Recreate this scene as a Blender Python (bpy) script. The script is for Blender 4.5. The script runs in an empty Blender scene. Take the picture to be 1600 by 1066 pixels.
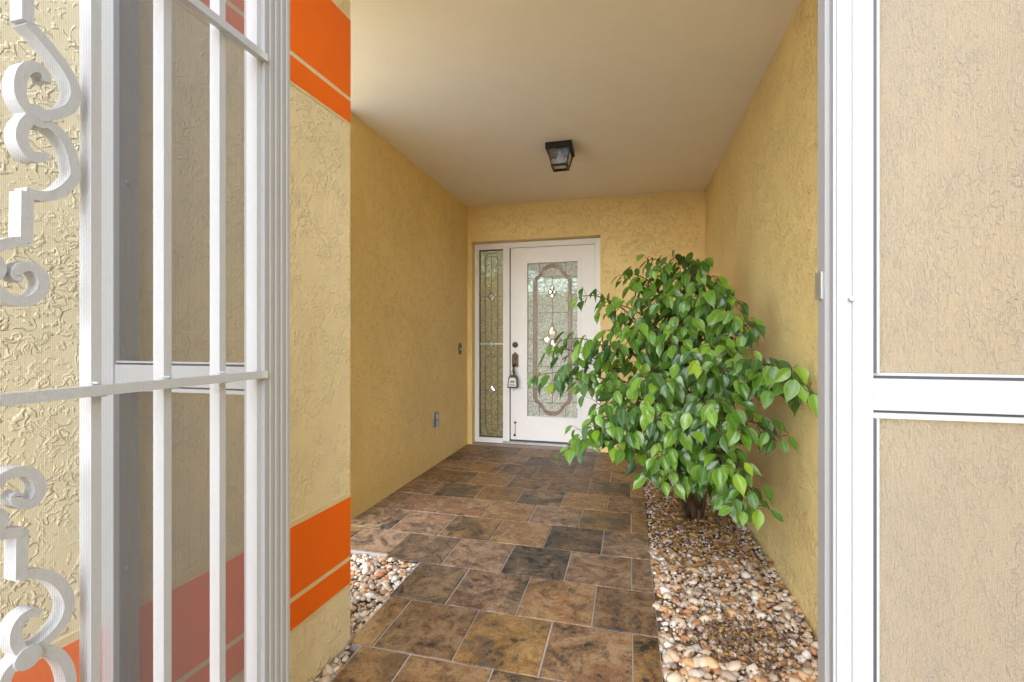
import bpy, bmesh, math, random
import numpy as np
from mathutils import Vector, Matrix, Quaternion
random.seed(7)
R = math.radians
sc = bpy.context.scene
col = sc.collection

# ------------------------------------------------------------------ camera
cam_d = bpy.data.cameras.new('camera'); cam_d.lens = 16; cam_d.sensor_width = 36
cam_d.clip_start = 0.01; cam_d.clip_end = 2000; cam_d.shift_y = -0.0019
cam = bpy.data.objects.new('camera', cam_d); col.objects.link(cam)
cam.location = (0, 0, 1.08); cam.rotation_euler = (R(90), 0, R(14.356))
sc.camera = cam
# ------------------------------------------------------------------ world, sun, exposure
SUN_EL, SUN_AZ = 33, 186
w = bpy.data.worlds.new('World'); sc.world = w; w.use_nodes = True
nt = w.node_tree
sky = nt.nodes.new('ShaderNodeTexSky'); sky.sky_type = 'NISHITA'; sky.sun_disc = False
sky.sun_elevation = R(SUN_EL); sky.sun_rotation = R(SUN_AZ)
sky.air_density = 1.0; sky.dust_density = 0.8; sky.ozone_density = 1.0
bg = nt.nodes['Background']; bg.inputs['Strength'].default_value = 0.12
nt.links.new(sky.outputs[0], bg.inputs['Color'])
sun_d = bpy.data.lights.new('sun', 'SUN'); sun_d.energy = 1.5; sun_d.angle = R(85); sun_d.color = (1.0, .985, .96)
sun = bpy.data.objects.new('sun', sun_d); col.objects.link(sun)
sdir = Vector((math.sin(R(SUN_AZ)) * math.cos(R(SUN_EL)), math.cos(R(SUN_AZ)) * math.cos(R(SUN_EL)), math.sin(R(SUN_EL))))
sun.rotation_euler = sdir.to_track_quat('Z', 'Y').to_euler()
vs = sc.view_settings
vs.view_transform = 'Standard'; vs.look = 'None'; vs.exposure = 2.44; vs.gamma = 1.0; vs.use_curve_mapping = False
vs.use_white_balance = True; vs.white_balance_temperature = 6250; vs.white_balance_tint = 10
sc.render.engine = 'CYCLES'
sc.cycles.use_denoising = True
sc.cycles.max_bounces = 14; sc.cycles.diffuse_bounces = 8; sc.cycles.transparent_max_bounces = 16
sc.cycles.caustics_reflective = False; sc.cycles.caustics_refractive = False

# ------------------------------------------------------------------ node helpers
class NT:
    def __init__(s, name):
        s.m = bpy.data.materials.new(name); s.m.use_nodes = True
        s.t = s.m.node_tree; s.b = s.t.nodes['Principled BSDF']; s.out = s.t.nodes['Material Output']
    def n(s, typ, ins=None, **kw):
        nd = s.t.nodes.new(typ)
        for k, v in kw.items(): setattr(nd, k, v)
        for k, v in (ins or {}).items(): s.set(nd.inputs[k], v)
        return nd
    def set(s, inp, v):
        if isinstance(v, bpy.types.NodeSocket): s.t.links.new(v, inp)
        elif isinstance(v, bpy.types.Node): s.t.links.new(v.outputs[0], inp)
        else:
            if hasattr(inp, 'default_value'):
                if inp.type == 'RGBA' and len(v) == 3: v = (*v, 1)
                inp.default_value = v
    def math(s, op, a, b=None, c=None, clamp=False):
        nd = s.n('ShaderNodeMath', operation=op, use_clamp=clamp)
        for i, v in enumerate((a, b, c)):
            if v is not None: s.set(nd.inputs[i], v)
        return nd.outputs[0]
    def mix(s, f, a, b, blend='MIX'):
        nd = s.n('ShaderNodeMix', data_type='RGBA', blend_type=blend)
        s.set(nd.inputs[0], f); s.set(nd.inputs[6], a); s.set(nd.inputs[7], b)
        return nd.outputs[2]
    def ramp(s, f, stops, interp='LINEAR'):
        nd = s.n('ShaderNodeValToRGB'); cr = nd.color_ramp; cr.interpolation = interp
        while len(cr.elements) < len(stops): cr.elements.new(0.5)
        for e, (p, c) in zip(cr.elements, stops):
            e.position = p; e.color = (*c, 1) if len(c) == 3 else c
        s.set(nd.inputs[0], f)
        return nd.outputs[0]
    def smooth(s, v, a, b):
        nd = s.n('ShaderNodeMapRange', interpolation_type='SMOOTHSTEP')
        s.set(nd.inputs[0], v); nd.inputs[1].default_value = a; nd.inputs[2].default_value = b
        return nd.outputs[0]
    def coord(s, which='Object', scale=None, add=None):
        v = s.n('ShaderNodeTexCoord').outputs[which]
        if add is not None: v = s.n('ShaderNodeVectorMath', {0: v, 1: add}, operation='ADD').outputs[0]
        if scale is not None: v = s.n('ShaderNodeVectorMath', {0: v, 1: scale}, operation='MULTIPLY').outputs[0]
        return v
    def noise(s, vec, scale, detail=2, rough=.5, dist=0.0):
        nd = s.n('ShaderNodeTexNoise', {'Scale': scale, 'Detail': detail, 'Roughness': rough, 'Distortion': dist})
        if vec is not None: s.set(nd.inputs['Vector'], vec)
        return nd.outputs[0]
    def bump(s, h, strength=1.0, dist=0.01, normal=None):
        nd = s.n('ShaderNodeBump', {'Strength': strength, 'Distance': dist}); s.set(nd.inputs['Height'], h)
        if normal is not None: s.set(nd.inputs['Normal'], normal)
        s.set(s.b.inputs['Normal'], nd.outputs[0])
        return nd.outputs[0]
    def pr(s, **kw):
        names = {'color': 'Base Color', 'rough': 'Roughness', 'metal': 'Metallic', 'spec': 'Specular IOR Level', 'trans': 'Transmission Weight', 'ior': 'IOR', 'coat': 'Coat Weight', 'coatr': 'Coat Roughness', 'alpha': 'Alpha'}
        for k, v in kw.items(): s.set(s.b.inputs[names[k]], v)
        return s

def stucco(name, base, amp=0.0042, dens=1.0, rough=.5):
    m = NT(name)
    co = m.coord('Object')
    warp = m.n('ShaderNodeTexNoise', {'Vector': co, 'Scale': 30, 'Detail': 2}).outputs['Color']
    wv = m.n('ShaderNodeVectorMath', {0: warp, 1: (.5, .5, .5)}, operation='SUBTRACT').outputs[0]
    wv = m.n('ShaderNodeVectorMath', {0: wv, 'Scale': .022}, operation='SCALE').outputs[0]
    p = m.n('ShaderNodeVectorMath', {0: co, 1: wv}, operation='ADD').outputs[0]
    a = m.noise(p, 34 * dens, 1, .5, .3)
    b = m.noise(p, 52 * dens, 1.5, .5, .5)
    ridge = m.smooth(m.math('ABSOLUTE', m.math('SUBTRACT', a, .5)), .045, .012)
    ridge2 = m.smooth(m.math('ABSOLUTE', m.math('SUBTRACT', b, .52)), .06, .015)
    brk = m.smooth(m.noise(co, 30, 2, .5), .50, .60)
    brk2 = m.smooth(m.noise(co, 23, 2, .5), .55, .43)
    patch = m.smooth(m.noise(co, 8, 2), .36, .55)
    blob = m.smooth(m.noise(p, 70, 2, .5), .56, .66)
    fine = m.noise(co, 190, 3, .6)
    h = m.math('MULTIPLY', ridge, brk)
    h = m.math('MAXIMUM', h, m.math('MULTIPLY', m.math('MULTIPLY', ridge2, brk2), .8))
    h = m.math('MAXIMUM', h, m.math('MULTIPLY', blob, .65))
    h = m.math('MULTIPLY', h, m.math('ADD', .35, m.math('MULTIPLY', patch, .65)))
    h = m.math('ADD', h, m.math('MULTIPLY', fine, .16))
    h = m.math('ADD', h, m.math('MULTIPLY', m.noise(co, 5, 2), 1.2))
    m.bump(h, 1.0, amp)
    big = m.noise(co, 1.7, 4, .6)
    dirt = m.smooth(m.noise(co, 5, 5, .65), .55, .8)
    c = m.mix(m.smooth(big, .3, .7), tuple(x * .93 for x in base), tuple(min(1, x * 1.04) for x in base))
    c = m.mix(m.math('MULTIPLY', dirt, .16), c, tuple(x * .6 for x in base))
    m.pr(color=c, rough=rough, spec=.5)
    return m.m

def paint(name, c, rough=.4, var=.05, spec=.5, bumpy=0.0, bscale=60, metal=0.0):
    m = NT(name); co = m.coord('Object')
    f = m.noise(co, 6, 4, .6)
    cc = m.mix(m.smooth(f, .3, .75), tuple(x * (1 - var) for x in c), c)
    spk = m.smooth(m.noise(co, 90, 2, .5), .66, .74)
    cc = m.mix(m.math('MULTIPLY', spk, var * 2.2), cc, tuple(x * .55 for x in c))
    rr = m.math('ADD', m.math('MULTIPLY', m.noise(co, 30, 3), .15), rough - .07)
    m.pr(color=cc, rough=rr, spec=spec, metal=metal)
    if bumpy: m.bump(m.noise(co, bscale, 3), 1.0, bumpy)
    return m.m

M = {}
STUCCO = (.87, .67, .29)
M['stucco'] = stucco('yellow_stucco', STUCCO, .0034, 1.05)
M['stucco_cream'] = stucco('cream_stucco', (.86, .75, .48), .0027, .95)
M['stucco_deep'] = stucco('yellow_stucco_deep_texture', STUCCO, .0058, .72, .42)
M['ceiling'] = paint('ceiling_paint', (.82, .77, .69), .7, .03, .3, .0012, 120)
M['orange'] = paint('orange_paint', (.92, .165, .003), .5, .04, .35, .0012, 70)
M['cream'] = paint('cream_paint', (.80, .66, .40), .6, .06, .3, .0015, 90)
M['white_alu'] = paint('white_aluminium', (.33, .335, .34), .38, .03, .5, .0002, 200)
M['white_iron'] = paint('white_painted_iron', (.50, .51, .53), .42, .04, .5, .0006, 160)
M['door_white'] = paint('white_door_paint', (.84, .84, .86), .35, .03, .5, .0003, 120)
M['gasket'] = paint('dark_gasket', (.045, .05, .07), .5, .1)
M['galv'] = paint('galvanised_steel', (.45, .46, .46), .4, .1, .5, 0, 60, .8)
M['bronze'] = paint('aged_bronze', (.10, .065, .04), .38, .25, .5, .0005, 90, .7)
M['black'] = paint('black_metal', (.012, .012, .013), .4, .2, .5, .0004, 120)
M['verdigris'] = paint('verdigris_metal', (.07, .14, .12), .45, .4, .5, .001, 80, .3)
M['came'] = paint('brass_came', (.20, .15, .09), .4, .2, .5, 0, 60, .6)
M['label'] = paint('white_label', (.75, .75, .73), .5)
M['brick'] = paint('red_quarry_tile', (.20, .055, .03), .5, .3, .4, .0015, 60)
M['grout'] = paint('grey_grout', (.42, .39, .36), .8, .2, .2, .002, 150)
M['bark'] = paint('brown_bark', (.13, .075, .04), .8, .4, .2, .004, 60)
M['mulch'] = paint('brown_mulch', (.30, .20, .125), .9, .4, .1, .002, 60)
M['soil'] = paint('brown_soil', (.27, .19, .13), .95, .4, .1, .008, 40)
M['concrete'] = paint('pale_concrete', (.62, .60, .56), .85, .1, .2, .002, 60)
M['lawn'] = paint('lawn_green', (.10, .14, .04), .95, .3, .1, .01, 40)
M['inside'] = paint('interior_paint', (.66, .66, .58), .7)
M['inside_floor'] = paint('interior_tile', (.5, .46, .38), .4)
M['hedge'] = paint('hedge_green', (.08, .15, .05), .9, .4)

def mesh_screen(name, c, cover):
    # woven insect mesh: real thread grid plus see-through gaps
    m = NT(name); co = m.coord('Object')
    sep = m.n('ShaderNodeSeparateXYZ', {0: co})
    fr = 1 / 0.0016
    def thread(s_):
        t = m.math('FRACT', m.math('MULTIPLY', s_, fr))
        return m.math('LESS_THAN', t, cover)
    hx = m.math('ADD', sep.outputs[0], sep.outputs[1])
    t = m.math('MAXIMUM', thread(hx), thread(sep.outputs[2]))
    d = m.n('ShaderNodeBsdfPrincipled', {'Base Color': (*c, 1), 'Roughness': .5})
    tr = m.n('ShaderNodeBsdfTransparent')
    mx = m.n('ShaderNodeMixShader', {0: t, 1: tr, 2: d})
    m.set(m.out.inputs[0], mx)
    return m.m
M['mesh_grey'] = mesh_screen('grey_insect_mesh', (.24, .225, .21), .18)
M['mesh_dark'] = mesh_screen('dark_insect_mesh', (.05, .048, .05), .2)  # left copy of the same screen, darker to paint in its oblique shading
M['mesh_pale'] = mesh_screen('pale_insect_mesh', (.24, .25, .27), .06)

def tile_mat():
    m = NT('slate_tile')
    rnd = m.n('ShaderNodeObjectInfo').outputs['Random']
    r2 = m.math('FRACT', m.math('MULTIPLY', rnd, 17.31))
    r3 = m.math('FRACT', m.math('MULTIPLY', rnd, 91.7))
    off = m.n('ShaderNodeCombineXYZ', {0: m.math('MULTIPLY', rnd, 61), 1: m.math('MULTIPLY', r2, 43), 2: m.math('MULTIPLY', r3, 29)})
    co = m.coord('Object', add=off.outputs[0])
    big = m.noise(co, 5.5, 6, .62, .9)
    big2 = m.noise(co, 7, 7, .66, 1.6)
    veins = m.noise(co, 11, 8, .7, 2.2)
    fine = m.noise(co, 70, 5, .7)
    gran = m.noise(co, 150, 4, .75); mid = m.noise(co, 26, 7, .72, .8)
    c = m.ramp(m.math('ADD', m.math('MULTIPLY', big2, .6), m.math('MULTIPLY', mid, .4)), [(.36, (.045, .036, .030)), (.44, (.16, .092, .056)), (.50, (.27, .155, .085)), (.57, (.37, .245, .15)), (.66, (.30, .17, .10))])
    rust = m.mix(m.math('MULTIPLY', m.smooth(big, .5, .66), .7), c, (.33, .125, .05))
    lt = m.mix(m.math('MULTIPLY', m.smooth(r2, .35, 1), .6), rust, m.mix(m.smooth(mid, .4, .62), (.27, .17, .10), (.42, .30, .19)))
    ch_amt = m.smooth(m.math('ADD', m.math('ADD', m.math('MULTIPLY', big, .65), m.math('MULTIPLY', mid, .35)), m.math('MULTIPLY', m.math('SUBTRACT', r3, .5), .15)), .485, .585)
    ch = m.mix(m.math('MULTIPLY', ch_amt, .9), lt, m.mix(m.smooth(veins, .42, .6), (.032, .030, .028), (.15, .125, .10)))
    pale = m.smooth(m.math('ABSOLUTE', m.math('SUBTRACT', veins, .5)), .016, .0)
    c2 = m.mix(m.math('MULTIPLY', pale, .45), ch, (.46, .38, .30))
    c3 = m.mix(m.math('MULTIPLY', m.smooth(gran, .52, .68), .45), c2, (.045, .038, .034))
    c3 = m.mix(m.math('MULTIPLY', m.smooth(gran, .42, .30), .3), c3, (.50, .40, .31))
    br = m.math('ADD', .84, m.math('MULTIPLY', rnd, .42))
    c4 = m.n('ShaderNodeHueSaturation', {'Value': br, 'Hue': .512, 'Saturation': m.math('ADD', .80, m.math('MULTIPLY', r2, .36)), 'Color': m.n('ShaderNodeGamma', {0: c3, 1: 1.3}).outputs[0]}).outputs[0]
    m.pr(color=c4, rough=m.math('ADD', .36, m.math('MULTIPLY', fine, .24)), spec=.45)
    h = m.math('ADD', m.math('MULTIPLY', veins, .8), m.math('MULTIPLY', fine, .25))
    m.bump(h, .8, .004)
    return m.m
M['tile'] = tile_mat()

def pebble_mat():
    m = NT('river_pebble')
    g = m.n('ShaderNodeNewGeometry').outputs['Random Per Island']
    o = m.n('ShaderNodeObjectInfo').outputs['Random']
    r = m.math('FRACT', m.math('ADD', g, m.math('MULTIPLY', o, 7.13)))
    c = m.ramp(r, [(0, (.68, .63, .56)), (.09, (.48, .39, .30)), (.19, (.58, .35, .17)), (.28, (.40, .23, .13)), (.35, (.62, .52, .40)), (.47, (.30, .22, .17)),
                   (.53, (.68, .58, .44)), (.63, (.48, .22, .11)), (.69, (.42, .37, .33)), (.76, (.66, .43, .24)), (.83, (.55, .42, .30)), (.93, (.74, .70, .65)), (1, (.45, .28, .21))], 'CONSTANT')
    co = m.coord('Object')
    n1 = m.noise(co, 60, 5, .65, .5); n2 = m.noise(co, 240, 4, .6)
    c = m.mix(m.math('MULTIPLY', m.smooth(n1, .45, .7), .4), c, (.30, .19, .11))
    c = m.mix(m.math('MULTIPLY', m.smooth(n2, .55, .75), .25), c, (.12, .08, .05))
    m.pr(color=c, rough=m.math('ADD', .42, m.math('MULTIPLY', n1, .3)), spec=.4)
    m.bump(n2, .5, .0015)
    return m.m
M['pebble'] = pebble_mat()

def leaf_mat(name, stops, rib, edge, edge_amt=.5, rough=.2, trans=.2):
    m = NT(name)
    g = m.n('ShaderNodeNewGeometry').outputs['Random Per Island']
    o = m.n('ShaderNodeObjectInfo').outputs['Random']
    r = m.math('FRACT', m.math('ADD', g, m.math('MULTIPLY', o, 5.7)))
    c = m.ramp(r, stops)
    uv = m.n('ShaderNodeUVMap').outputs[0]
    s = m.n('ShaderNodeSeparateXYZ', {0: uv})
    u = m.math('ABSOLUTE', m.math('SUBTRACT', s.outputs[0], .5))
    v = s.outputs[1]
    co = m.coord('Object')
    # side veins
    vein = m.math('SINE', m.math('MULTIPLY', m.math('SUBTRACT', v, m.math('MULTIPLY', u, .5)), 95))
    c = m.mix(m.math('MULTIPLY', m.smooth(vein, .55, 1.0), .12), c, rib)
    blot = m.noise(m.coord('Object'), 45, 3)
    edge_f = m.smooth(m.math('ADD', u, m.math('MULTIPLY', m.math('SUBTRACT', blot, .5), .14)), .41, .49)
    c = m.mix(m.math('MULTIPLY', edge_f, m.math('MULTIPLY', edge_amt, m.smooth(r, .1, .9))), c, edge)
    ribf = m.smooth(u, .035, .008)
    c = m.mix(m.math('MULTIPLY', ribf, .7), c, rib)
    m.pr(color=c, rough=rough, spec=.65)
    hb = m.math('ADD', m.math('MULTIPLY', vein, .12), m.math('MULTIPLY', ribf, -.6))
    bn = m.bump(hb, .5, .002)
    tl = m.n('ShaderNodeBsdfTranslucent', {'Color': m.mix(.5, c, (.30, .50, .03))})
    mx = m.n('ShaderNodeMixShader', {0: trans, 1: m.b.outputs[0], 2: tl.outputs[0]})
    m.set(m.out.inputs[0], mx)
    return m.m
M['leaf'] = leaf_mat('fig_leaf_green', [(0, (.020, .068, .009)), (.35, (.048, .135, .012)), (.7, (.095, .22, .015)), (1, (.18, .34, .02))], (.17, .34, .09), (.38, .50, .22))
M['leaf_lime'] = leaf_mat('fig_leaf_young', [(0, (.20, .44, .02)), (1, (.34, .52, .025))], (.45, .6, .2), (.5, .62, .2), .4, .3, .4)
M['leaf_dry'] = leaf_mat('dry_leaf', [(0, (.24, .11, .03)), (.4, (.34, .18, .05)), (.75, (.46, .28, .06)), (1, (.20, .11, .06))], (.4, .25, .1), (.3, .18, .08), .3, .6, .1)

def glass_mat(name, tint, clear, rough, bumpd, bscale, opac_col=None, gloss=0.0):
    # obscure (textured) glass: partly see-through, partly light-scattering, glossy skin
    m = NT(name); co = m.coord('Object')
    n = m.noise(co, bscale, 3, .55, .6)
    bp = m.n('ShaderNodeBump', {'Strength': 1.0, 'Distance': bumpd, 'Height': n}).outputs[0]
    tr = m.n('ShaderNodeBsdfTransparent', {'Color': (*tint, 1)})
    tl = m.n('ShaderNodeBsdfTranslucent', {'Color': (*(opac_col or tint), 1), 'Normal': bp})
    df = m.n('ShaderNodeBsdfDiffuse', {'Color': (*(opac_col or tint), 1), 'Normal': bp})
    sca = m.n('ShaderNodeMixShader', {0: .45, 1: tl, 2: df})
    cf = m.math('ADD', clear - .22, m.math('MULTIPLY', m.smooth(m.noise(co, bscale * .9, 4, .6, .8), .38, .62), .44))
    body = m.n('ShaderNodeMixShader', {0: cf, 1: sca, 2: tr})
    gl = m.n('ShaderNodeBsdfGlossy', {'Color': (1, 1, 1, 1), 'Roughness': rough, 'Normal': bp})
    fr = m.n('ShaderNodeFresnel', {'IOR': 1.5, 'Normal': bp})
    fac = m.math('MINIMUM', m.math('ADD', m.math('MULTIPLY', fr.outputs[0], 1.6), gloss), 1.0)
    mx = m.n('ShaderNodeMixShader', {0: fac, 1: body, 2: gl})
    m.set(m.out.inputs[0], mx)
    return m.m
M['obscure'] = glass_mat('obscure_glass', (.86, .87, .76), .34, .10, .009, 60, (.86, .85, .70), .04)
M['rose'] = glass_mat('rose_glass', (.55, .30, .22), .2, .15, .003, 110, (.44, .22, .15))
M['bevel'] = glass_mat('bevelled_glass', (.92, .96, .93), .6, .03, .0006, 30, (.9, .92, .86), .35)
M['side_glass'] = glass_mat('sidelight_glass', (.66, .59, .40), .35, .10, .0012, 60, (.62, .54, .32))
M['lantern_glass'] = glass_mat('lantern_glass', (.9, .9, .88), 1.12, .05, .0001, 50, (.8, .8, .75))
M['frosted'] = paint('frosted_bulb', (.82, .78, .70), .35)

# ------------------------------------------------------------------ object helpers
def props(o, label=None, cat=None, group=None, kind=None):
    if label: o['label'] = label
    if cat: o['category'] = cat
    if group: o['group'] = group
    if kind: o['kind'] = kind
    return o
def empty(name, loc=(0, 0, 0), label=None, cat=None, group=None):
    o = bpy.data.objects.new(name, None); o.location = loc; o.empty_display_size = .1
    col.objects.link(o); return props(o, label, cat, group)
def link(name, me, parent=None):
    o = bpy.data.objects.new(name, me); col.objects.link(o)
    if parent is not None:
        o.parent = parent
    return o
def obj(name, bm, mat, parent=None, smooth=False, bevel=0, seg=2, kind=None):
    """bm holds WORLD coordinates; when parented to a moved Empty the inverse is baked in."""
    if bevel: bmesh.ops.bevel(bm, geom=[e for e in bm.edges if len(e.link_faces) == 2 and e.calc_face_angle(0) > .5], offset=bevel, segments=seg, affect='EDGES', clamp_overlap=True)
    bmesh.ops.recalc_face_normals(bm, faces=bm.faces)
    off = Vector((0, 0, 0)); p = parent
    while p is not None: off += p.location; p = p.parent
    if off.length: bmesh.ops.translate(bm, verts=bm.verts, vec=-off)
    me = bpy.data.meshes.new(name); bm.to_mesh(me); bm.free()
    if mat is not None: me.materials.append(mat)
    if smooth:
        for p in me.polygons: p.use_smooth = True
    o = link(name, me, parent)
    if kind: o['kind'] = kind
    return o
def box(bm, x0, x1, y0, y1, z0, z1):
    v = [bm.verts.new((x, y, z)) for x in (x0, x1) for y in (y0, y1) for z in (z0, z1)]
    for f in ((0, 1, 3, 2), (4, 6, 7, 5), (0, 4, 5, 1), (2, 3, 7, 6), (0, 2, 6, 4), (1, 5, 7, 3)): bm.faces.new([v[i] for i in f])
    return v
def bx(*a):
    bm = bmesh.new(); box(bm, *a); return bm
def prism(bm, pts, z0, z1, axis='Z'):
    """polygon extruded along an axis; pts are the two other coordinates in xyz order"""
    def P(p, h):
        return {'Z': (p[0], p[1], h), 'Y': (p[0], h, p[1]), 'X': (h, p[0], p[1])}[axis]
    a = [bm.verts.new(P(p, z0)) for p in pts]; b = [bm.verts.new(P(p, z1)) for p in pts]
    bm.faces.new(a); bm.faces.new(b[::-1]); n = len(pts)
    for i in range(n): bm.faces.new([a[i], a[(i + 1) % n], b[(i + 1) % n], b[i]])
def ribbon(bm, pts, wdt, h0, h1, axis, closed=False):
    """a flat bar following a 2-D polyline (width wdt in the plane, from h0 to h1 along the axis)"""
    n = len(pts); L = []
    for i in range(n):
        a = Vector(pts[(i - 1) % n] if (closed or i > 0) else pts[0]); c = Vector(pts[(i + 1) % n] if (closed or i < n - 1) else pts[-1])
        t = c - a
        if t.length < 1e-9: t = Vector((1, 0))
        t.normalize(); nn = Vector((-t.y, t.x)); p = Vector(pts[i])
        ww = wdt(i / (n - 1)) if callable(wdt) else wdt
        L.append((p + nn * ww / 2, p - nn * ww / 2))
    def P(p, h):
        return {'Z': (p[0], p[1], h), 'Y': (p[0], h, p[1]), 'X': (h, p[0], p[1])}[axis]
    rings = []
    for a, b in L:
        rings.append([bm.verts.new(P(q, h)) for q, h in ((a, h0), (a, h1), (b, h1), (b, h0))])
    m = n if closed else n - 1
    for i in range(m):
        r, s = rings[i], rings[(i + 1) % n]
        for k in range(4): bm.faces.new([r[k], r[(k + 1) % 4], s[(k + 1) % 4], s[k]])
    if not closed:
        bm.faces.new(rings[0][::-1]); bm.faces.new(rings[-1])
def spline(pts, k=6, closed=False):
    out = []; n = len(pts); P = [Vector(p) for p in pts]
    rng = range(n if closed else n - 1)
    for i in rng:
        p0 = P[(i - 1) % n] if closed or i > 0 else P[0]; p1 = P[i]; p2 = P[(i + 1) % n]; p3 = P[(i + 2) % n] if closed or i < n - 2 else P[-1]
        for j in range(k):
            t = j / k
            out.append(.5 * ((2 * p1) + (p2 - p0) * t + (2 * p0 - 5 * p1 + 4 * p2 - p3) * t * t + (3 * p1 - p0 - 3 * p2 + p3) * t ** 3))
    if not closed: out.append(P[-1])
    return out
def tube(bm, pts, rad, sides=6):
    prev = None; n = len(pts); first = None
    for i, p in enumerate(pts):
        t = (pts[min(i + 1, n - 1)] - pts[max(i - 1, 0)]).normalized()
        a = t.orthogonal().normalized() if prev is None else (pu - t * pu.dot(t)).normalized()
        b = t.cross(a); pu = a
        r = rad(i / (n - 1)) if callable(rad) else rad
        ring = [bm.verts.new(p + (a * math.cos(2 * math.pi * k / sides) + b * math.sin(2 * math.pi * k / sides)) * r) for k in range(sides)]
        if prev:
            for k in range(sides): bm.faces.new([prev[k], prev[(k + 1) % sides], ring[(k + 1) % sides], ring[k]])
        else: first = ring
        prev = ring
    bm.faces.new(first[::-1]); bm.faces.new(prev)
def lathe(bm, prof, c, axis=Vector((0, 0, 1)), sides=20):
    """prof: (radius, distance along axis)"""
    q = Vector((0, 0, 1)).rotation_difference(axis); prev = None; rings = []
    for r, h in prof:
        rings.append([bm.verts.new(Vector(c) + q @ Vector((max(r, 1e-4) * math.cos(2 * math.pi * k / sides), max(r, 1e-4) * math.sin(2 * math.pi * k / sides), h))) for k in range(sides)])
    for a, b in zip(rings, rings[1:]):
        for k in range(sides): bm.faces.new([a[k], a[(k + 1) % sides], b[(k + 1) % sides], b[k]])
    bm.faces.new(rings[0][::-1]); bm.faces.new(rings[-1])

# ------------------------------------------------------------------ the setting
XL, XR, YB, ZC = -1.61, .675, 4.44, 2.44
CEIL_Y = 0.9  # ceiling cut back to just out of view, so daylight gets in
WALL_Y = -1.0
LW_Y = 2.36  # left wall starts late: unseen gap, made up to let daylight in
PIL_X = -1.3
YF0, YF1 = .671, .72                     # screen frame: front and back
def pil_x(y): return -1.0429 + .0468 * y  # face of the front-left wall (it is turned a little)
YP = 1.45                                 # its far corner

obj('ground', bx(-300, 300, -300, 300, -.3, -.09), M['lawn'], kind='structure')
obj('driveway', bx(-9, 8, -20, -1.5, -.089, -.03), M['concrete'], kind='structure')
obj('added_side_slab', bx(-6, -1.63, -1.49, 9, -.089, -.035), M['concrete'], kind='structure')  # unseen slab, added so lawn green isn't bounced in through the gap
LW = obj('left_wall', bx(XL - .15, XL, LW_Y, 4.59, -.1, ZC), M['stucco'], kind='structure')
RW = obj('right_wall', bx(XR, XR + .15, WALL_Y, 4.59, -.1, ZC), M['stucco_deep'], kind='structure')
bm = bmesh.new()
prism(bm, [(XL, -.1), (-1.562, -.1), (-1.562, 2.08), (-.262, 2.08), (-.262, -.1), (XR, -.1), (XR, ZC), (XL, ZC)], YB, 4.59, 'Y')
BW = obj('back_wall', bm, M['stucco'], kind='structure')
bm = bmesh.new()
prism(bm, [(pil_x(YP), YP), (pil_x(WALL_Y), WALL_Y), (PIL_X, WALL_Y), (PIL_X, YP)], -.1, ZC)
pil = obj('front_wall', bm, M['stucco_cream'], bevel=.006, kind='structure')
FW = obj('facade_wall', bx(-5, XL - .151, LW_Y, LW_Y + .15, -.1, ZC), M['stucco'], kind='structure')
obj('facade_wall', bx(XR + .15, 5, WALL_Y, WALL_Y + .15, -.1, ZC), M['stucco'], kind='structure')
CL = obj('ceiling', bx(-1.85, 5, CEIL_Y, 10.2, ZC, ZC + .2), M['ceiling'], kind='structure')
LW['label'] = 'yellow stucco wall along the left side of the porch with outlet and doorbell'
RW['label'] = 'golden stucco wall along the gravel bed and shrub'
BW['label'] = 'yellow stucco wall around the front door'
CL['label'] = 'smooth beige porch ceiling carrying the black lantern'
pil['label'] = 'cream stucco wall with orange painted bands beside the gate'
# painted bands on the front-left wall: slabs of smooth paint coat lying on the stucco
def band(name, y0, y1, z0, z1, mat, t):
    bm = bmesh.new()
    a = (pil_x(y0), y0); b = (pil_x(y1), y1); n = Vector((1, -.0468)).normalized() * t
    m_ = Vector((1, -.0468)).normalized() * -.01
    prism(bm, [(a[0] + m_.x, a[1] + m_.y), (b[0] + m_.x, b[1] + m_.y), (b[0] + n.x, b[1] + n.y), (a[0] + n.x, a[1] + n.y)], z0, z1)
    return obj(name, bm, mat, pil, bevel=.0012, seg=1)
def zb(px, py):      # heights measured at the far corner of that wall
    d = -pil_x(YP) * math.sin(R(14.356)) + YP * math.cos(R(14.356))
    return 1.08 - (py - 530) / 711.1 * d
for (t_, b_) in ((776, 873.6 - 6), (874.2, 909.7)):
    band('painted_band', -.6, YP - .002, zb(0, b_), zb(0, t_), M['orange'], .003)
band('painted_stripe', -.6, YP - .001, zb(0, 874.2), zb(0, 867.6), M['cream'], .0018)
band('painted_stripe', -.6, YP - .001, zb(0, 776), zb(0, 769), M['cream'], .0018)
band('painted_stripe', -.6, YP - .001, zb(0, 914), zb(0, 909.7), M['cream'], .0018)
for (t_, b_) in ((33.5, 153.5), (160, 193)):
    band('painted_band', -.6, YP - .002, zb(0, b_), zb(0, t_), M['orange'], .003)
band('painted_stripe', -.6, YP - .001, zb(0, 160), zb(0, 153.5), M['cream'], .0018)
band('painted_stripe', -.6, YP - .001, zb(0, 197), zb(0, 193), M['cream'], .0018)

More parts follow.
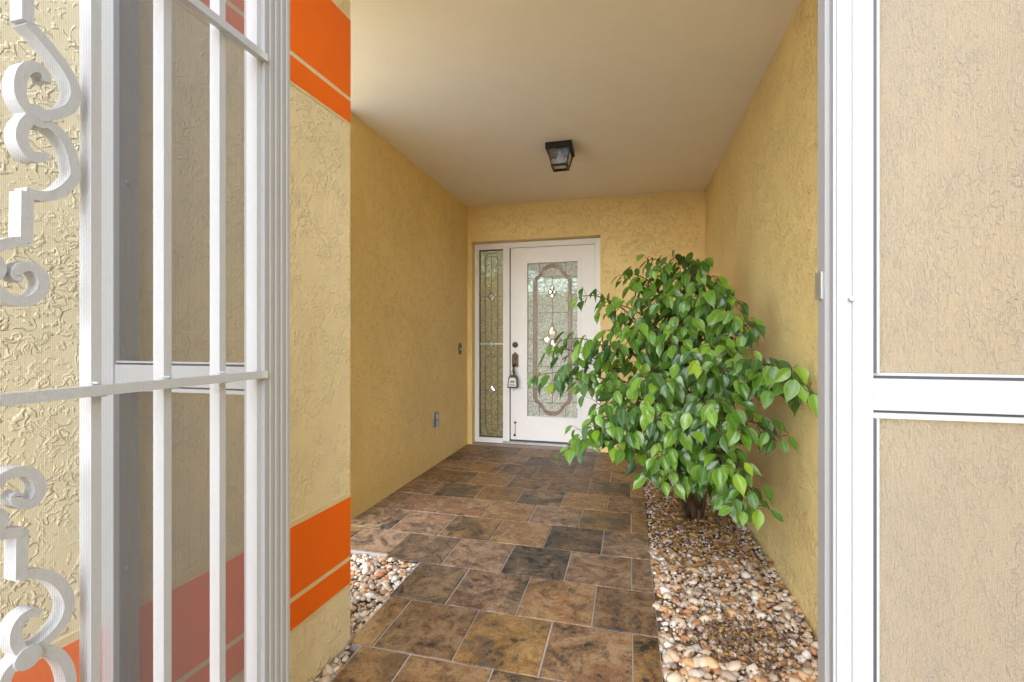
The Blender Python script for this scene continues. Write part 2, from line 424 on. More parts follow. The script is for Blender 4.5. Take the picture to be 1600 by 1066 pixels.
# interior seen through the obscure glass: a hall with a wide opening to a garden
bm = bmesh.new()
box(bm, -3.6, -3.5, 4.59, 9.6, 0, 2.44); box(bm, 2.5, 2.6, 4.59, 9.6, 0, 2.44)
box(bm, -3.5, -2.2, 9.5, 9.6, 0, 2.44); box(bm, 1.2, 2.5, 9.5, 9.6, 0, 2.44)
box(bm, -3.5, XL - .15, 4.59, 4.7, 0, 2.44); box(bm, XR, 2.5, 4.6, 4.7, 0, 2.44)
obj('hall_wall', bm, M['inside'], kind='structure')
obj('hall_floor', bx(-3.6, 2.6, 4.6, 9.6, -.08, .012), M['inside_floor'], kind='structure')
obj('garden_hedge', bx(-14, 12, 16, 17, -.1, 2.7), M['hedge'], kind='structure')  # hedge in the garden beyond the hall, hides the sky

# ------------------------------------------------------------------ path of slate tiles
ROWS = [1.428 + .298 * k for k in range(-8, 11)]
XB0, XB1 = -.978, .106
bm = bmesh.new()
prism(bm, [(-.917, -1.49), (XB1, -1.49), (XB1, 3.72), (XR, 3.72), (XR, 4.5), (XL, 4.5), (XL, 2.055), (-.985, 2.055), (-.970, 1.432), (-.917, 1.425)], -.085, -.0035)
path = obj('path', bm, M['grout'], kind='structure')
tcache = {}
for k, y0 in enumerate(ROWS):
    y1 = y0 + .298
    if y0 > 4.4: break
    y1 = min(y1, 4.497)
    r = k - 8
    full = y0 > 1.9
    xa = XL + .004 if full else (XB0 + (.01 if r == 0 else 0) if r >= 0 else -.914)
    xb = XB1 if y0 < 3.6 else XR - .004
    offx = -.577 if r % 2 == 0 else -.7255
    edges = [xa] + [e for e in (offx + .2955 * j for j in range(-6, 8)) if xa + .025 < e < xb - .025] + [xb]
    ya = y0 if not (full and r == 2) else y0 + 0.0
    for x0, x1 in zip(edges, edges[1:]):
        j = lambda s=.0012: random.uniform(-s, s)
        yy0 = y0 + .0026; 
        if r == 2 and x1 < -.97: yy0 = 2.062
        bm = bmesh.new()
        cx, cy = (x0 + x1) / 2, (yy0 + y1) / 2
        vs_ = box(bm, x0 + .0024 + j(), x1 - .0024 + j(), yy0 + j(), y1 - .0026 + j(), -.012, random.uniform(-.0012, .0008))
        bmesh.ops.bevel(bm, geom=[e for e in bm.edges if e.verts[0].co.z > -.01 and e.verts[1].co.z > -.01], offset=.0022, segments=1, affect='EDGES')
        bmesh.ops.translate(bm, verts=bm.verts, vec=(-cx, -cy, 0))
        me = bpy.data.meshes.new('tile'); bm.to_mesh(me); bm.free(); me.materials.append(M['tile'])
        t = link('tile', me, path); t.location = (cx, cy, 0)
# red quarry tiles in front of the threshold
x = XL + .006
while x < -.27:
    w_ = .152
    o = obj('brick', bx(x, min(x + w_ - .006, -.262), 4.503, 4.566, -.02, .004 + random.uniform(0, .0015)), M['brick'], path, bevel=.003, seg=1)
    x += w_
obj('path', bx(XL, XR, 4.5, 4.6, -.085, .0), M['grout'], kind='structure')

# ------------------------------------------------------------------ gravel
def pebble_protos(n=8):
    out = []
    for i in range(n):
        bm = bmesh.new(); bmesh.ops.create_icosphere(bm, subdivisions=2 if i >= n else 1, radius=1)
        ph = [random.uniform(0, 6) for _ in range(6)]
        for v in bm.verts:
            p = v.co
            k = 1 + .16 * math.sin(2.1 * p.x + ph[0]) * math.cos(1.7 * p.y + ph[1]) + .10 * math.sin(3.1 * p.z + 2.3 * p.x + ph[2]) + random.uniform(-.05, .05)
            v.co = p * k
        me = bpy.data.meshes.new('pebble'); bm.to_mesh(me); bm.free(); me.materials.append(M['pebble'])
        for p in me.polygons: p.use_smooth = True
        out.append(me)
    return out
PEB = pebble_protos()
PV = []
for me in PEB:
    a = np.empty(len(me.vertices) * 3); me.vertices.foreach_get('co', a); PV.append(a.reshape(-1, 3))
PF = np.array([list(p.vertices) for p in PEB[0].polygons])
def in_view(x, y, z):
    s, c = math.sin(R(14.356)), math.cos(R(14.356))
    d = -x * s + y * c; xc = x * c + y * s
    if d < .1: return None
    return 800 + 711 * xc / d, 530 + 711 * (1.08 - z) / d, d
def merge(name, verts, faces, mat, parent, kind='stuff', smooth=True, uvs=None):
    me = bpy.data.meshes.new(name)
    nv = len(verts); nf = len(faces); k = faces.shape[1]
    me.vertices.add(nv); me.vertices.foreach_set('co', verts.ravel())
    me.loops.add(nf * k); me.loops.foreach_set('vertex_index', faces.ravel())
    me.polygons.add(nf); me.polygons.foreach_set('loop_start', np.arange(nf) * k); me.polygons.foreach_set('loop_total', np.full(nf, k))
    me.update(calc_edges=True)
    if smooth: me.polygons.foreach_set('use_smooth', np.ones(nf, bool))
    if uvs is not None:
        l = me.uv_layers.new(name='UVMap'); l.data.foreach_set('uv', uvs.ravel())
    me.materials.append(mat)
    o = link(name, me, parent); o['kind'] = kind
    return o
def gravel(inside, x0, x1, y0, y1, base, parent, nmax, sp=.0182, zs=-.02, size=lambda x, y: 1.0):
    L = []
    y = y0
    while y < y1:
        x = x0
        while x < x1:
            px, py = x + random.uniform(-.5, .5) * sp, y + random.uniform(-.5, .5) * sp
            if inside(px, py):
                s = random.choice([.006, .008, .009, .011, .012, .014, .017, .022]) * random.uniform(.7, 1.0) * size(px, py)
                L.append((px, py, zs + random.uniform(-.006, .008) + .3 * s, s))
            x += sp
        y += sp
    sel = []
    for i, (px, py, z, s) in enumerate(L):
        q = in_view(px, py, z)
        if q and q[1] < 1080 and 450 < q[0] < 1282: sel.append((s / q[2], i))
    sel.sort(reverse=True); top = set(i for _, i in sel[:nmax])
    vs_, fs_ = [], []
    off = 0
    for i, (px, py, z, s) in enumerate(L):
        rot = Quaternion((0, 0, 1), random.uniform(0, 6.28)) @ Quaternion((random.uniform(-1, 1), random.uniform(-1, 1), 0), random.gauss(0, .35))
        scl = (s * random.uniform(1.0, 1.5), s * random.uniform(.75, 1.05), s * random.uniform(.5, .8))
        k = random.randrange(len(PEB))
        if i in top:
            o = link('pebble', PEB[k], parent); o.location = (px, py, z); o.rotation_mode = 'QUATERNION'; o.rotation_quaternion = rot; o.scale = scl
        else:
            mt = np.array(Matrix.LocRotScale(Vector((px, py, z)), rot, Vector(scl)))
            vs_.append(PV[k] @ mt[:3, :3].T + mt[:3, 3]); fs_.append(PF + off); off += len(PV[k])
    merge('gravel', np.concatenate(vs_), np.concatenate(fs_), M['pebble'], parent)
def near_mulch(x, y): return .7 if ((x - .40) / .17) ** 2 + ((y - 1.78) / .14) ** 2 < 1 or y > 2.45 else (1.25 if y < 1.68 else 1.0)
bed = obj('gravel_bed', bx(XB1 + .001, XR, -1.49, 3.718, -.085, -.03), M['soil'], kind='structure')
gravel(lambda x, y: XB1 + .002 < x < XR - .003, XB1, XR, 1.0, 3.7, 0, bed, 300, size=near_mulch)
bm = bmesh.new()
prism(bm, [(-.918, -1.49), (-.918, 1.424), (-.971, 1.431), (-.986, 2.054), (XL, 2.054), (XL, YP + .001), (pil_x(YP) + .001, YP + .001), (pil_x(-.6) + .001, -.6), (-1.2, -1.49)], -.085, -.03)
bed['label'] = 'river pebble bed under the shrub along the right wall'
bed2 = obj('gravel_bed', bm, M['soil'], kind='structure')
bed2['label'] = 'river pebble corner behind the orange banded wall'
path['label'] = 'brown slate tile path leading to the front door'
def in_left(x, y):
    if y > YP: return XL + .01 < x < -.975 - .012 + (2.05 - y) * .03 and y < 2.045
    lim = -.905 if y < 1.3 else -.905 - (y - 1.3) * .4
    return pil_x(y) + .008 < x < lim - .004
gravel(in_left, XL, -.89, .95, 2.05, 0, bed2, 280, sp=.0172)

# ------------------------------------------------------------------ leaves (shared by the shrub and the litter)
def leaf_proto(name, mat, fold=.25, curl=.3, wav=0.0, wid=.26):
    n = 9; verts = []; uv = []
    for i in range(n):
        t = i / (n - 1)
        wv = wid * (math.sin(math.pi * min(1, t / .86) ** .85) ** .8 if t < .86 else 0) + (.028 * (1 - t) / .14 if t >= .80 else 0) + .006
        if i == 0: wv = .02
        z = -curl * (t - .35) ** 2 * .6
        for k, u in enumerate((-1, -.5, 0, .5, 1)):
            verts.append((u * wv, t, z + abs(u) * wv * fold * 1.0 + wav * math.sin(9 * t + 2 * u) * abs(u) * .04))
            uv.append((.5 + .5 * u, t))
    F = []
    for i in range(n - 1):
        for k in range(4):
            a = i * 5 + k; F.append((a, a + 1, a + 6, a + 5))
    me = bpy.data.meshes.new(name); me.from_pydata(verts, [], F); l = me.uv_layers.new(name='UVMap')
    for lp in me.loops: l.data[lp.index].uv = uv[lp.vertex_index]
    for p in me.polygons: p.use_smooth = True
    me.materials.append(mat)
    return me
LEAF = [leaf_proto('leaf', M['leaf'], f, c, w_, wd) for f, c, w_, wd in ((.3, .25, 0, .24), (.42, .45, .6, .26), (.2, .1, .4, .25), (.35, .6, .3, .23), (.25, -.15, .5, .27))]
LIME = [leaf_proto('leaf', M['leaf_lime'], f, c, w_, wd) for f, c, w_, wd in ((.25, .2, .2, .25), (.4, .4, .5, .24))]
DRY = [leaf_proto('dry_leaf', M['leaf_dry'], f, c, w_, wd) for f, c, w_, wd in ((.8, .9, 1.2, .2), (.5, 1.4, .8, .22), (1.1, .4, 1.0, .19))]
def mesh_arrays(me):
    a = np.empty(len(me.vertices) * 3); me.vertices.foreach_get('co', a)
    f = np.array([list(p.vertices) for p in me.polygons])
    u = np.empty(len(me.loops) * 2); me.uv_layers[0].data.foreach_get('uv', u)
    return a.reshape(-1, 3), f, u.reshape(-1, 2)
LA = {me.name: mesh_arrays(me) for me in LEAF + LIME + DRY}
def leaf_matrix(pos, axis, normal, L):
    y = axis.normalized(); z = (normal - y * normal.dot(y)).normalized(); x = y.cross(z)
    m = Matrix((x, y, z)).transposed().to_4x4()
    return Matrix.Translation(pos) @ m @ Matrix.Scale(L, 4)
def place_leaves(items, parent, nmax, name, stuffname, mats):
    """items: (matrix, mesh, weight). The nmax heaviest become objects, the rest one mesh per material."""
    order = sorted(range(len(items)), key=lambda i: -items[i][2]); top = set(order[:nmax])
    rest = {}
    poff = parent.location if parent else Vector((0, 0, 0))
    for i, (mt, me, wt) in enumerate(items):
        mt = Matrix.Translation(-poff) @ mt
        if i in top:
            o = link(name, me, parent); o.matrix_local = mt
            if me in LIME: o['label'] = 'bright lime young leaf'
        else: rest.setdefault(me.materials[0].name, []).append((mt, me))
    for mn, lst in rest.items():
        vs_, fs_, us_ = [], [], []; off = 0
        for mt, me in lst:
            v, f, u = LA[me.name]; a = np.array(mt)
            vs_.append(v @ a[:3, :3].T + a[:3, 3]); fs_.append(f + off); us_.append(u); off += len(v)
        merge(stuffname, np.concatenate(vs_), np.concatenate(fs_), bpy.data.materials[mn], parent, uvs=np.concatenate(us_))

# ------------------------------------------------------------------ weeping fig shrub
BASE = Vector((.385, 2.95, -.02))
shrub = empty('fig_shrub', BASE, 'bushy green fig shrub with glossy drooping leaves growing from the gravel by the wall', 'shrub')
s_, c_ = math.sin(R(14.356)), math.cos(R(14.356))
def tip(px, py, Y):
    a = (px - 800) / 711.1; r = Vector((a * c_ - s_, a * s_ + c_, -(py - 530) / 711.1)); d = Y / r.y
    p = Vector((0, 0, 1.08)) + r * d
    p.x = min(p.x, XR - .035)
    return p
# branch tips: where the boughs of the shrub end in the porch (x, y, z)
TIPS = [tip(*t) for t in (
    (1050, 405, 2.95), (1010, 408, 3.0), (1095, 418, 2.85), (965, 432, 3.0), (1122, 432, 2.8), (1080, 412, 3.1), (1030, 425, 2.75),
    (900, 466, 2.75), (938, 480, 2.7), (985, 447, 2.8), (1000, 470, 2.65), (965, 500, 2.6),
    (1040, 465, 2.6), (1090, 470, 2.5), (1140, 464, 2.4), (1162, 476, 2.35), (1180, 512, 2.3), (1110, 490, 2.4), (1150, 500, 2.3), (1070, 510, 2.4),
    (850, 553, 2.5), (832, 590, 2.4), (872, 535, 2.6), (885, 575, 2.4), (905, 545, 2.5), (935, 520, 2.5), (862, 600, 2.35),
    (960, 550, 2.4), (1000, 520, 2.4), (1050, 540, 2.3), (1090, 570, 2.2), (1130, 585, 2.12), (1158, 600, 2.08), (1000, 590, 2.25), (940, 605, 2.25), (1040, 600, 2.2), (1110, 545, 2.25), (1150, 555, 2.2),
    (905, 685, 2.1), (882, 705, 2.1), (940, 675, 2.1), (960, 700, 2.15), (930, 640, 2.2), (990, 680, 2.2), (975, 640, 2.15), (915, 665, 2.1),
    (1000, 740, 2.35), (1038, 752, 2.3), (1050, 700, 2.2), (1060, 670, 2.1), (1100, 665, 2.1), (1020, 660, 2.1), (1080, 720, 2.25), (1020, 715, 2.2),
    (1200, 586, 2.1), (1248, 600, 1.85), (1270, 615, 1.8), (1222, 592, 1.95), (1238, 585, 1.95),
    (1222, 688, 1.95), (1160, 680, 2.02), (1150, 740, 2.0), (1163, 800, 1.95), (1184, 795, 2.0), (1130, 725, 2.1), (1150, 640, 2.05), (1110, 640, 2.08),
    (1175, 770, 1.98), (1130, 680, 2.05), (1060, 740, 2.4), (1110, 710, 2.3), (1100, 740, 2.35))]
# a few stems rising from the base
stems = []
for i, (dx, dy, lean) in enumerate(((0, 0, (-.10, -.15)), (.035, .03, (.10, -.10)), (-.03, .03, (-.16, .05)), (.02, -.035, (.06, -.28)), (-.035, -.01, (-.2, -.25)))):
    top_ = Vector((BASE.x + dx + lean[0], BASE.y + dy + lean[1], 1.30 - .1 * i))
    b_ = BASE + Vector((dx, dy, -.02))
    pts = [b_.lerp(top_, t) + Vector((.02 * math.sin(5 * t + i), .02 * math.cos(4 * t + 2 * i), 0)) * (t ** .5) for t in [k / 10 for k in range(11)]]
    bm = bmesh.new(); r0 = .021 - .0025 * i
    tube(bm, pts, lambda t: r0 * (1 - .75 * t), 8)
    obj('trunk', bm, M['bark'], shrub, smooth=True); stems.append(pts)
items = []
rnd = random.Random(11)
for ti, T in enumerate(TIPS):
    st = stems[rnd.randrange(5)]
    horiz = (Vector((T.x, T.y)) - Vector((BASE.x, BASE.y))).length
    z0 = max(.14, min(T.z * .75 - .1, T.z - horiz * .35, 1.1))
    k = max(1, min(9, int(z0 / 1.3 * 10))); P0 = st[k]
    mid = P0.lerp(T, .55); mid.z = max(P0.z, T.z) * .5 + .5 * max(mid.z, T.z) + .05 + .10 * horiz
    mid += Vector((rnd.uniform(-.05, .05), rnd.uniform(-.05, .05), 0)); mid.x = min(mid.x, XR - .06)
    pts = []
    for q in range(13):
        t = q / 12; pts.append(P0 * (1 - t) ** 2 + mid * 2 * t * (1 - t) + T * t * t)
    bm = bmesh.new(); tube(bm, pts, lambda t: .0065 * (1 - t) + .0014, 5)
    length = sum((b - a).length for a, b in zip(pts, pts[1:]))
    nl = max(12, int(min(length, .68) / .026))
    start = max(.30, 1 - .66 / max(length, .01))
    for q in range(nl):
        t = start + (1 - start) * (q + rnd.uniform(-.3, .3)) / (nl - 1); t = max(0, min(1, t))
        f = t * 12; i0 = min(11, int(f)); p = pts[i0].lerp(pts[i0 + 1], f - i0)
        dr = (pts[i0 + 1] - pts[i0]).normalized()
        side = dr.cross(Vector((0, 0, 1))).normalized() * (1 if q % 2 else -1)
        out = Vector((p.x - BASE.x, p.y - BASE.y - .0, 0)); out = out.normalized() if out.length > .02 else Vector((0, -1, 0))
        last = q >= nl - 2
        ax = dr * (.5 if last else .22) + side * rnd.uniform(.15, .6) * (0 if q == nl - 1 else 1) + Vector((0, 0, -1)) * rnd.uniform(.45, 1.1) + Vector((rnd.gauss(0, .18), rnd.gauss(0, .18), rnd.gauss(0, .15)))
        nr = out * rnd.uniform(.4, 1.0) + Vector((0, -.35, .75)) + side * rnd.uniform(0, .45) + Vector((rnd.gauss(0, .25), rnd.gauss(0, .25), rnd.gauss(0, .2)))
        L = rnd.triangular(.050, .116, .088) * (.92 if last else 1)
        if q < nl - 1:
            jit = side * rnd.uniform(.0, .075 if T.y > 1.99 else .045) + Vector((rnd.gauss(0, .02), rnd.gauss(0, .02), rnd.uniform(-.045, .05)))
            pet = p + jit; pet.x = min(pet.x, XR - .02)
            tube(bm, [p, (p + pet) * .5 + Vector((0, 0, .006)), pet], lambda t: .0016 - .0006 * t, 3)
        else: pet = p.copy()
        mt = leaf_matrix(pet, ax, nr, L)
        e = mt @ Vector((0, 1, 0)); 
        if e.x > XR - .012 or pet.x > XR - .012 or e.z < .0: continue
        if mt.to_3x3()[0][0] is None: continue
        young = (last and rnd.random() < .26) or rnd.random() < .018
        me = rnd.choice(LIME if young else LEAF)
        q_ = in_view(*pet)
        items.append((mt, me, L / q_[2] * (1.0 if p.y < BASE.y else .6)))
    obj('branch', bm, M['bark'], shrub, smooth=True)
place_leaves(items, shrub, 300, 'leaf', 'foliage', M)

# fallen leaves and litter on the gravel
litter = empty('leaf_litter', (0, 0, 0)); litter['kind'] = 'stuff'
its = []
for i in range(520):
    if i < 330:
        x, y = rnd.gauss(.32, .14), rnd.gauss(2.85, .28)
    elif i < 400: x, y = rnd.gauss(.38, .10), rnd.gauss(1.80, .11)
    else: x, y = rnd.uniform(.13, .65), rnd.uniform(1.9, 3.5)
    if not (.125 < x < .655 and 1.4 < y < 3.68): continue
    ang = rnd.uniform(0, 6.28)
    its.append((leaf_matrix(Vector((x, y, .002 + rnd.uniform(-.006, .008))), Vector((math.cos(ang), math.sin(ang), rnd.gauss(0, .2))), Vector((rnd.gauss(0, .35), rnd.gauss(0, .35), 1)), rnd.uniform(.025, .06) * (.6 if y < 2 else 1)), rnd.choice(DRY), 0))
vs_, fs_, us_ = [], [], []; off = 0
for mt, me, _ in its:
    v, f, u = LA[me.name]; a = np.array(mt); vs_.append(v @ a[:3, :3].T + a[:3, 3]); fs_.append(f + off); us_.append(u); off += len(v)
bpy.data.objects.remove(litter)
lo = merge('leaf_litter', np.concatenate(vs_), np.concatenate(fs_), M['leaf_dry'], None, uvs=np.concatenate(us_))
lo['label'] = 'dry brown and yellow leaves scattered on the gravel'
# mulch crumbs in the bare spot of the bed
vs_, fs_ = [], []; off = 0
for i in range(950):
    x, y = rnd.gauss(.38, .10), rnd.gauss(1.82, .13)
    if not (.13 < x < .65): continue
    mt = np.array(Matrix.LocRotScale(Vector((x, y, -.004 + rnd.uniform(-.006, .006))), Quaternion((rnd.gauss(0, 1), rnd.gauss(0, 1), rnd.gauss(0, 1)), rnd.uniform(0, 3)), Vector((rnd.uniform(.003, .008), rnd.uniform(.002, .004), rnd.uniform(.0015, .003)))))
    k = i % len(PEB); vs_.append(PV[k] @ mt[:3, :3].T + mt[:3, 3]); fs_.append(PF + off); off += len(PV[k])
mu = merge('bark_mulch', np.concatenate(vs_), np.concatenate(fs_), M['mulch'], None); mu['label'] = 'brown bark crumbs on the gravel bed'
fl = link('fallen_leaf', LEAF[1]); fl.matrix_world = leaf_matrix(Vector((.352, 1.385, .006)), Vector((.95, -.25, .0)), Vector((-.1, -.2, 1)), .085)
props(fl, 'single green leaf lying on the pale pebbles at the near end of the gravel', 'leaf')

# ------------------------------------------------------------------ screen frame across the porch
frame = empty('screen_frame', (0, YF0, 0), 'white aluminium door frame with grey insect screens fixed on both sides', 'screen frame')
ZT = 2.435
XJ0, XJ1 = -.612, .2557
A = M['white_alu']
def fluted(x0, x1, y0, y1, sgn):
    # hollow tube with a fluted inner face (sgn +1: grooves on the +x face)
    pts = [(x0, y0)]
    if sgn > 0:
        pts += [(x1, y0)]
        n = 4; st = (y1 - y0) / (n * 2 + 1)
        for i in range(n):
            a = y0 + st * (2 * i + 1); pts += [(x1, a), (x1 - .0009, a + st * .25), (x1 - .0009, a + st * .75), (x1, a + st)]
        pts += [(x1, y1), (x0, y1)]
    else:
        pts += [(x1, y0), (x1, y1), (x0, y1)]
        pts += [(x0, y0 + .026), (x0 + .004, y0 + .022), (x0 + .004, y0 + .006), (x0, y0 + .004)]
    bm = bmesh.new(); prism(bm, pts, -.02, ZT); return bm
obj('jamb', fluted(XJ0 - .043, XJ0, YF0 - .012, YF1, 1), A, frame)
bm = fluted(XJ1, XJ1 + .0435, YF0, YF1, -1)
jr = obj('jamb', bm, A, frame)
# raised ridge on the front of the right jamb, and its hex-head screw
bm = bmesh.new()
prism(bm, [(XJ1 + .003, YF0 + .001), (XJ1 + .003, YF0 - .003), (XJ1 + .014, YF0 - .0035), (XJ1 + .015, YF0 - .0015), (XJ1 + .0195, YF0 - .0015), (XJ1 + .0205, YF0 - .004), (XJ1 + .0425, YF0 - .004), (XJ1 + .0425, YF0 + .001)], -.02, ZT)
obj('cover_strip', bm, A, jr)
bm = bmesh.new(); cx = XJ1 + .0185
lathe(bm, [(.0048, 0), (.0048, .001)], (cx, YF0 - .0012, 1.131), Vector((0, -1, 0)), 16)
lathe(bm, [(.0034, 0), (.0034, .004), (.0028, .0046)], (cx, YF0 - .0022, 1.131), Vector((0, -1, 0)), 6)
obj('screw', bm, A, jr)
obj('strike_plate', bx(XJ1 - .0022, XJ1 + .0005, YF1 - .016, YF1 + .004, 1.135, 1.172), M['galv'], jr, bevel=.0008, seg=1)
# side posts against the walls
xw = pil_x(YF0)
obj('side_post', bx(xw - .012, -.979, YF0, YF1, -.02, ZT), A, frame, bevel=.002)
obj('side_post', bx(.640, XR + .004, YF0, YF1, -.02, ZT), A, frame, bevel=.002)
for zz in (1.395, .62, 2.1, .15):
    bm = bmesh.new(); lathe(bm, [(.0055, 0), (.005, .002), (.003, .0035)], (-.979, YF0 + .026, zz), Vector((1, 0, 0)), 12)
    obj('screw', bm, M['galv'], frame, smooth=True)
# mid rails with dark spline grooves, head and sill rails, screens
for xa, xb, mesh_ in ((-.979, XJ0 - .043, M['mesh_dark']), (XJ1 + .0435, .640, M['mesh_grey'])):
    bm = bx(xa + .0004, xb - .0004, YF0 + .002, YF0 + .028, .990, 1.030); r_ = obj('mid_rail', bm, A, frame, bevel=.0015)
    for z0 in (.9865, 1.0302): obj('spline', bx(xa + .001, xb - .001, YF0 + .006, YF0 + .016, z0, z0 + .0035), M['gasket'], r_)
    for z0, z1 in ((1.0337, 1.0372), (.9795, .9865)): obj('screen_retainer', bx(xa + .001, xb - .001, YF0 + .004, YF0 + .02, z0, z1), A, r_)
    obj('head_rail', bx(xa + .0004, xb - .0004, YF0 + .002, YF0 + .045, ZT - .05, ZT), A, frame, bevel=.0015)
    obj('sill_rail', bx(xa + .0004, xb - .0004, YF0 + .002, YF0 + .045, -.02, .06), A, frame, bevel=.0015)
    obj('screen_mesh', bx(xa + .0005, xb - .0005, YF0 + .0105, YF0 + .0108, .06, .9795), mesh_, frame)
    obj('screen_mesh', bx(xa + .0005, xb - .0005, YF0 + .0105, YF0 + .0108, 1.0372, ZT - .05), mesh_, frame)
# spline coloured dark to draw its shadow line, and thin retainer beside the jambs
for z0, z1 in ((.06, .9795), (1.0372, ZT - .05)):
    obj('spline', bx(XJ1 + .0438, XJ1 + .0478, YF0 - .0005, YF0 + .009, z0, z1), M['gasket'], frame)
    obj('screen_retainer', bx(XJ1 + .0478, XJ1 + .051, YF0 + .0, YF0 + .010, z0, z1), A, frame)
    obj('spline', bx(XJ0 - .0465, XJ0 - .0432, YF0 + .0, YF0 + .009, z0, z1), M['gasket'], frame)
obj('head_jamb', bx(XJ0 + .0004, XJ1 - .0004, YF0, YF1, 2.03, 2.08), A, frame, bevel=.0015)
obj('screen_mesh', bx(XJ0, XJ1, YF0 + .0105, YF0 + .0108, 2.08, ZT - .05), M['mesh_grey'], frame)
obj('head_rail', bx(XJ0 + .0004, XJ1 - .0004, YF0 + .002, YF0 + .045, ZT - .05, ZT), A, frame, bevel=.0015)

# ------------------------------------------------------------------ open security gate leaf (swung out towards the viewer)
XG = -.62
gate = empty('security_gate', (XG, .665, 0), 'white scrollwork security gate leaf standing open against the left side', 'gate')
W = M['white_iron']
def gbar(y0, z0, z1, w_=.011, dp=.019, name='bar'):
    return obj(name, bx(XG - dp, XG, y0, y0 + w_, z0, z1), W, gate, bevel=.0015)
Z0, Z1 = .02, 2.0
BARS = (.4008, .4884, .5765)
MIDY = .245
for y in BARS: gbar(y, Z0 + .012, Z1 - .012)
for y in BARS: gbar(2 * MIDY - y - .011, Z0 + .012, Z1 - .012)
gbar(.6505, Z0, Z1, .0125, .022, 'stile'); gbar(2 * MIDY - .663, Z0, Z1, .0125, .022, 'stile')
ye = 2 * MIDY - .663
for z0 in (1.0124, 1.563):
    obj('rail', bx(XG + .0003, XG + .012, ye, .6625, z0, z0 + .0125), W, gate, bevel=.001)
for z0 in (Z0, Z1 - .0125):
    obj('rail', bx(XG + .0003, XG + .012, ye, .6625, z0, z0 + .0125), W, gate, bevel=.001)
obj('screen_mesh', bx(XG + .0135, XG + .0138, ye, .645, Z0, Z1), M['mesh_pale'], gate)
for zz in (.35, 1.75):
    bm = bmesh.new(); lathe(bm, [(.006, -.03), (.006, .03)], (XG + .010, .6585 + .001, zz), sides=12); obj('hinge', bm, W, gate, smooth=True)
# weld beads where bars meet the rails
for z0 in (1.0124, 1.563):
    for y in BARS:
        for sy, sz in ((-.002, .0135), (.012, .0), (.004, .0145)):
            bm = bmesh.new(); bmesh.ops.create_icosphere(bm, subdivisions=2, radius=1)
            bmesh.ops.transform(bm, verts=bm.verts, matrix=Matrix.LocRotScale(Vector((XG + .001, y + sy, z0 + sz)), None, Vector((.005, .0042 + random.uniform(0, .0015), .0026))))
            obj('weld_bead', bm, W, gate, smooth=True)
# scrollwork: flat cast bars following curls traced in the plane of the leaf (y, z)
def g(px, py):
    a = (px - 800) / 711.1; rx, ry, rz = a * c_ - s_, a * s_ + c_, -(py - 530) / 711.1
    d = XG / rx; return (ry * d, 1.08 + rz * d)
def zz1(x, y): return g(x / 4.1, y / 4.1)
def zz2(x, y): return g(x / 4.844, 280 + y / 4.844)
def zz3(x, y): return g(x / 2.911, 700 + y / 2.911)
T9 = lambda t: .0104 * (1 if t < .75 else 1 - .35 * (t - .75) / .25)
curves = [
    ([zz1(182, -260), zz1(182, 140)], 1, .0104),
    ([zz1(180, 140), zz1(260, 225), zz1(350, 335), zz1(430, 445), zz1(478, 540), zz1(488, 620), zz1(455, 690), zz1(390, 725), zz1(300, 745), zz1(250, 745)], 8, .0104),
    ([zz1(250, 745), zz1(185, 700), zz1(140, 620), zz1(135, 530), zz1(160, 455), zz1(215, 425), zz1(270, 445), zz1(302, 485), zz1(308, 525)], 8, T9),
    ([zz1(215, 745), zz1(165, 800), zz1(145, 870), zz1(165, 945), zz1(215, 1000), zz1(270, 1010), zz1(312, 985)], 8, T9),
    ([zz1(250, 745), zz1(330, 800), zz1(400, 860), zz1(450, 940), zz1(478, 1030), zz2(580, -30), zz2(545, 30), zz2(480, 90), zz2(400, 125), zz2(300, 125), zz2(205, 95)], 8, .0104),
    ([zz2(215, 95), zz2(210, 480)], 1, .0104),
    ([zz2(215, 475), zz2(130, 475), zz2(50, 490), zz2(-40, 530), zz2(-90, 600)], 8, .0104),
    ([zz2(-90, 740), zz2(-20, 830), zz2(60, 890), zz2(150, 925), zz2(240, 920), zz2(315, 870), zz2(345, 795), zz2(325, 720), zz2(270, 670), zz2(200, 660), zz2(150, 690), zz2(140, 735), zz2(185, 760)], 8, T9),
    ([zz2(-70, 560), zz2(-10, 620), zz2(10, 680), zz2(-20, 740)], 8, .0104),
    ([zz3(-80, 250), zz3(-20, 170), zz3(50, 122), zz3(120, 108), zz3(175, 135), zz3(192, 190), zz3(165, 245), zz3(110, 258), zz3(78, 228), zz3(100, 205)], 8, T9),
    ([zz3(-80, 330), zz3(0, 300), zz3(15, 345), zz3(-30, 400)], 8, .0104),
    ([zz3(-80, 430), zz3(-10, 405), zz3(50, 390), zz3(118, 385)], 8, .0104),
    ([zz3(112, 380), zz3(108, 595)], 1, .0104),
    ([zz3(100, 588), zz3(160, 575), zz3(235, 585), zz3(295, 630), zz3(325, 700), zz3(312, 770), zz3(265, 840), zz3(200, 900), zz3(140, 945)], 8, .0104),
    ([zz3(130, 950), zz3(90, 900), zz3(85, 840), zz3(110, 785), zz3(155, 752), zz3(198, 752)], 8, T9),
    ([zz3(140, 945), zz3(90, 985), zz3(50, 1030), zz3(30, 1100), zz3(60, 1170), zz3(120, 1180)], 8, T9),
    ([zz3(140, 955), zz3(200, 930), zz3(265, 935), zz3(315, 990), zz3(335, 1080), zz3(310, 1180), zz3(230, 1240)], 8, .0104),
]
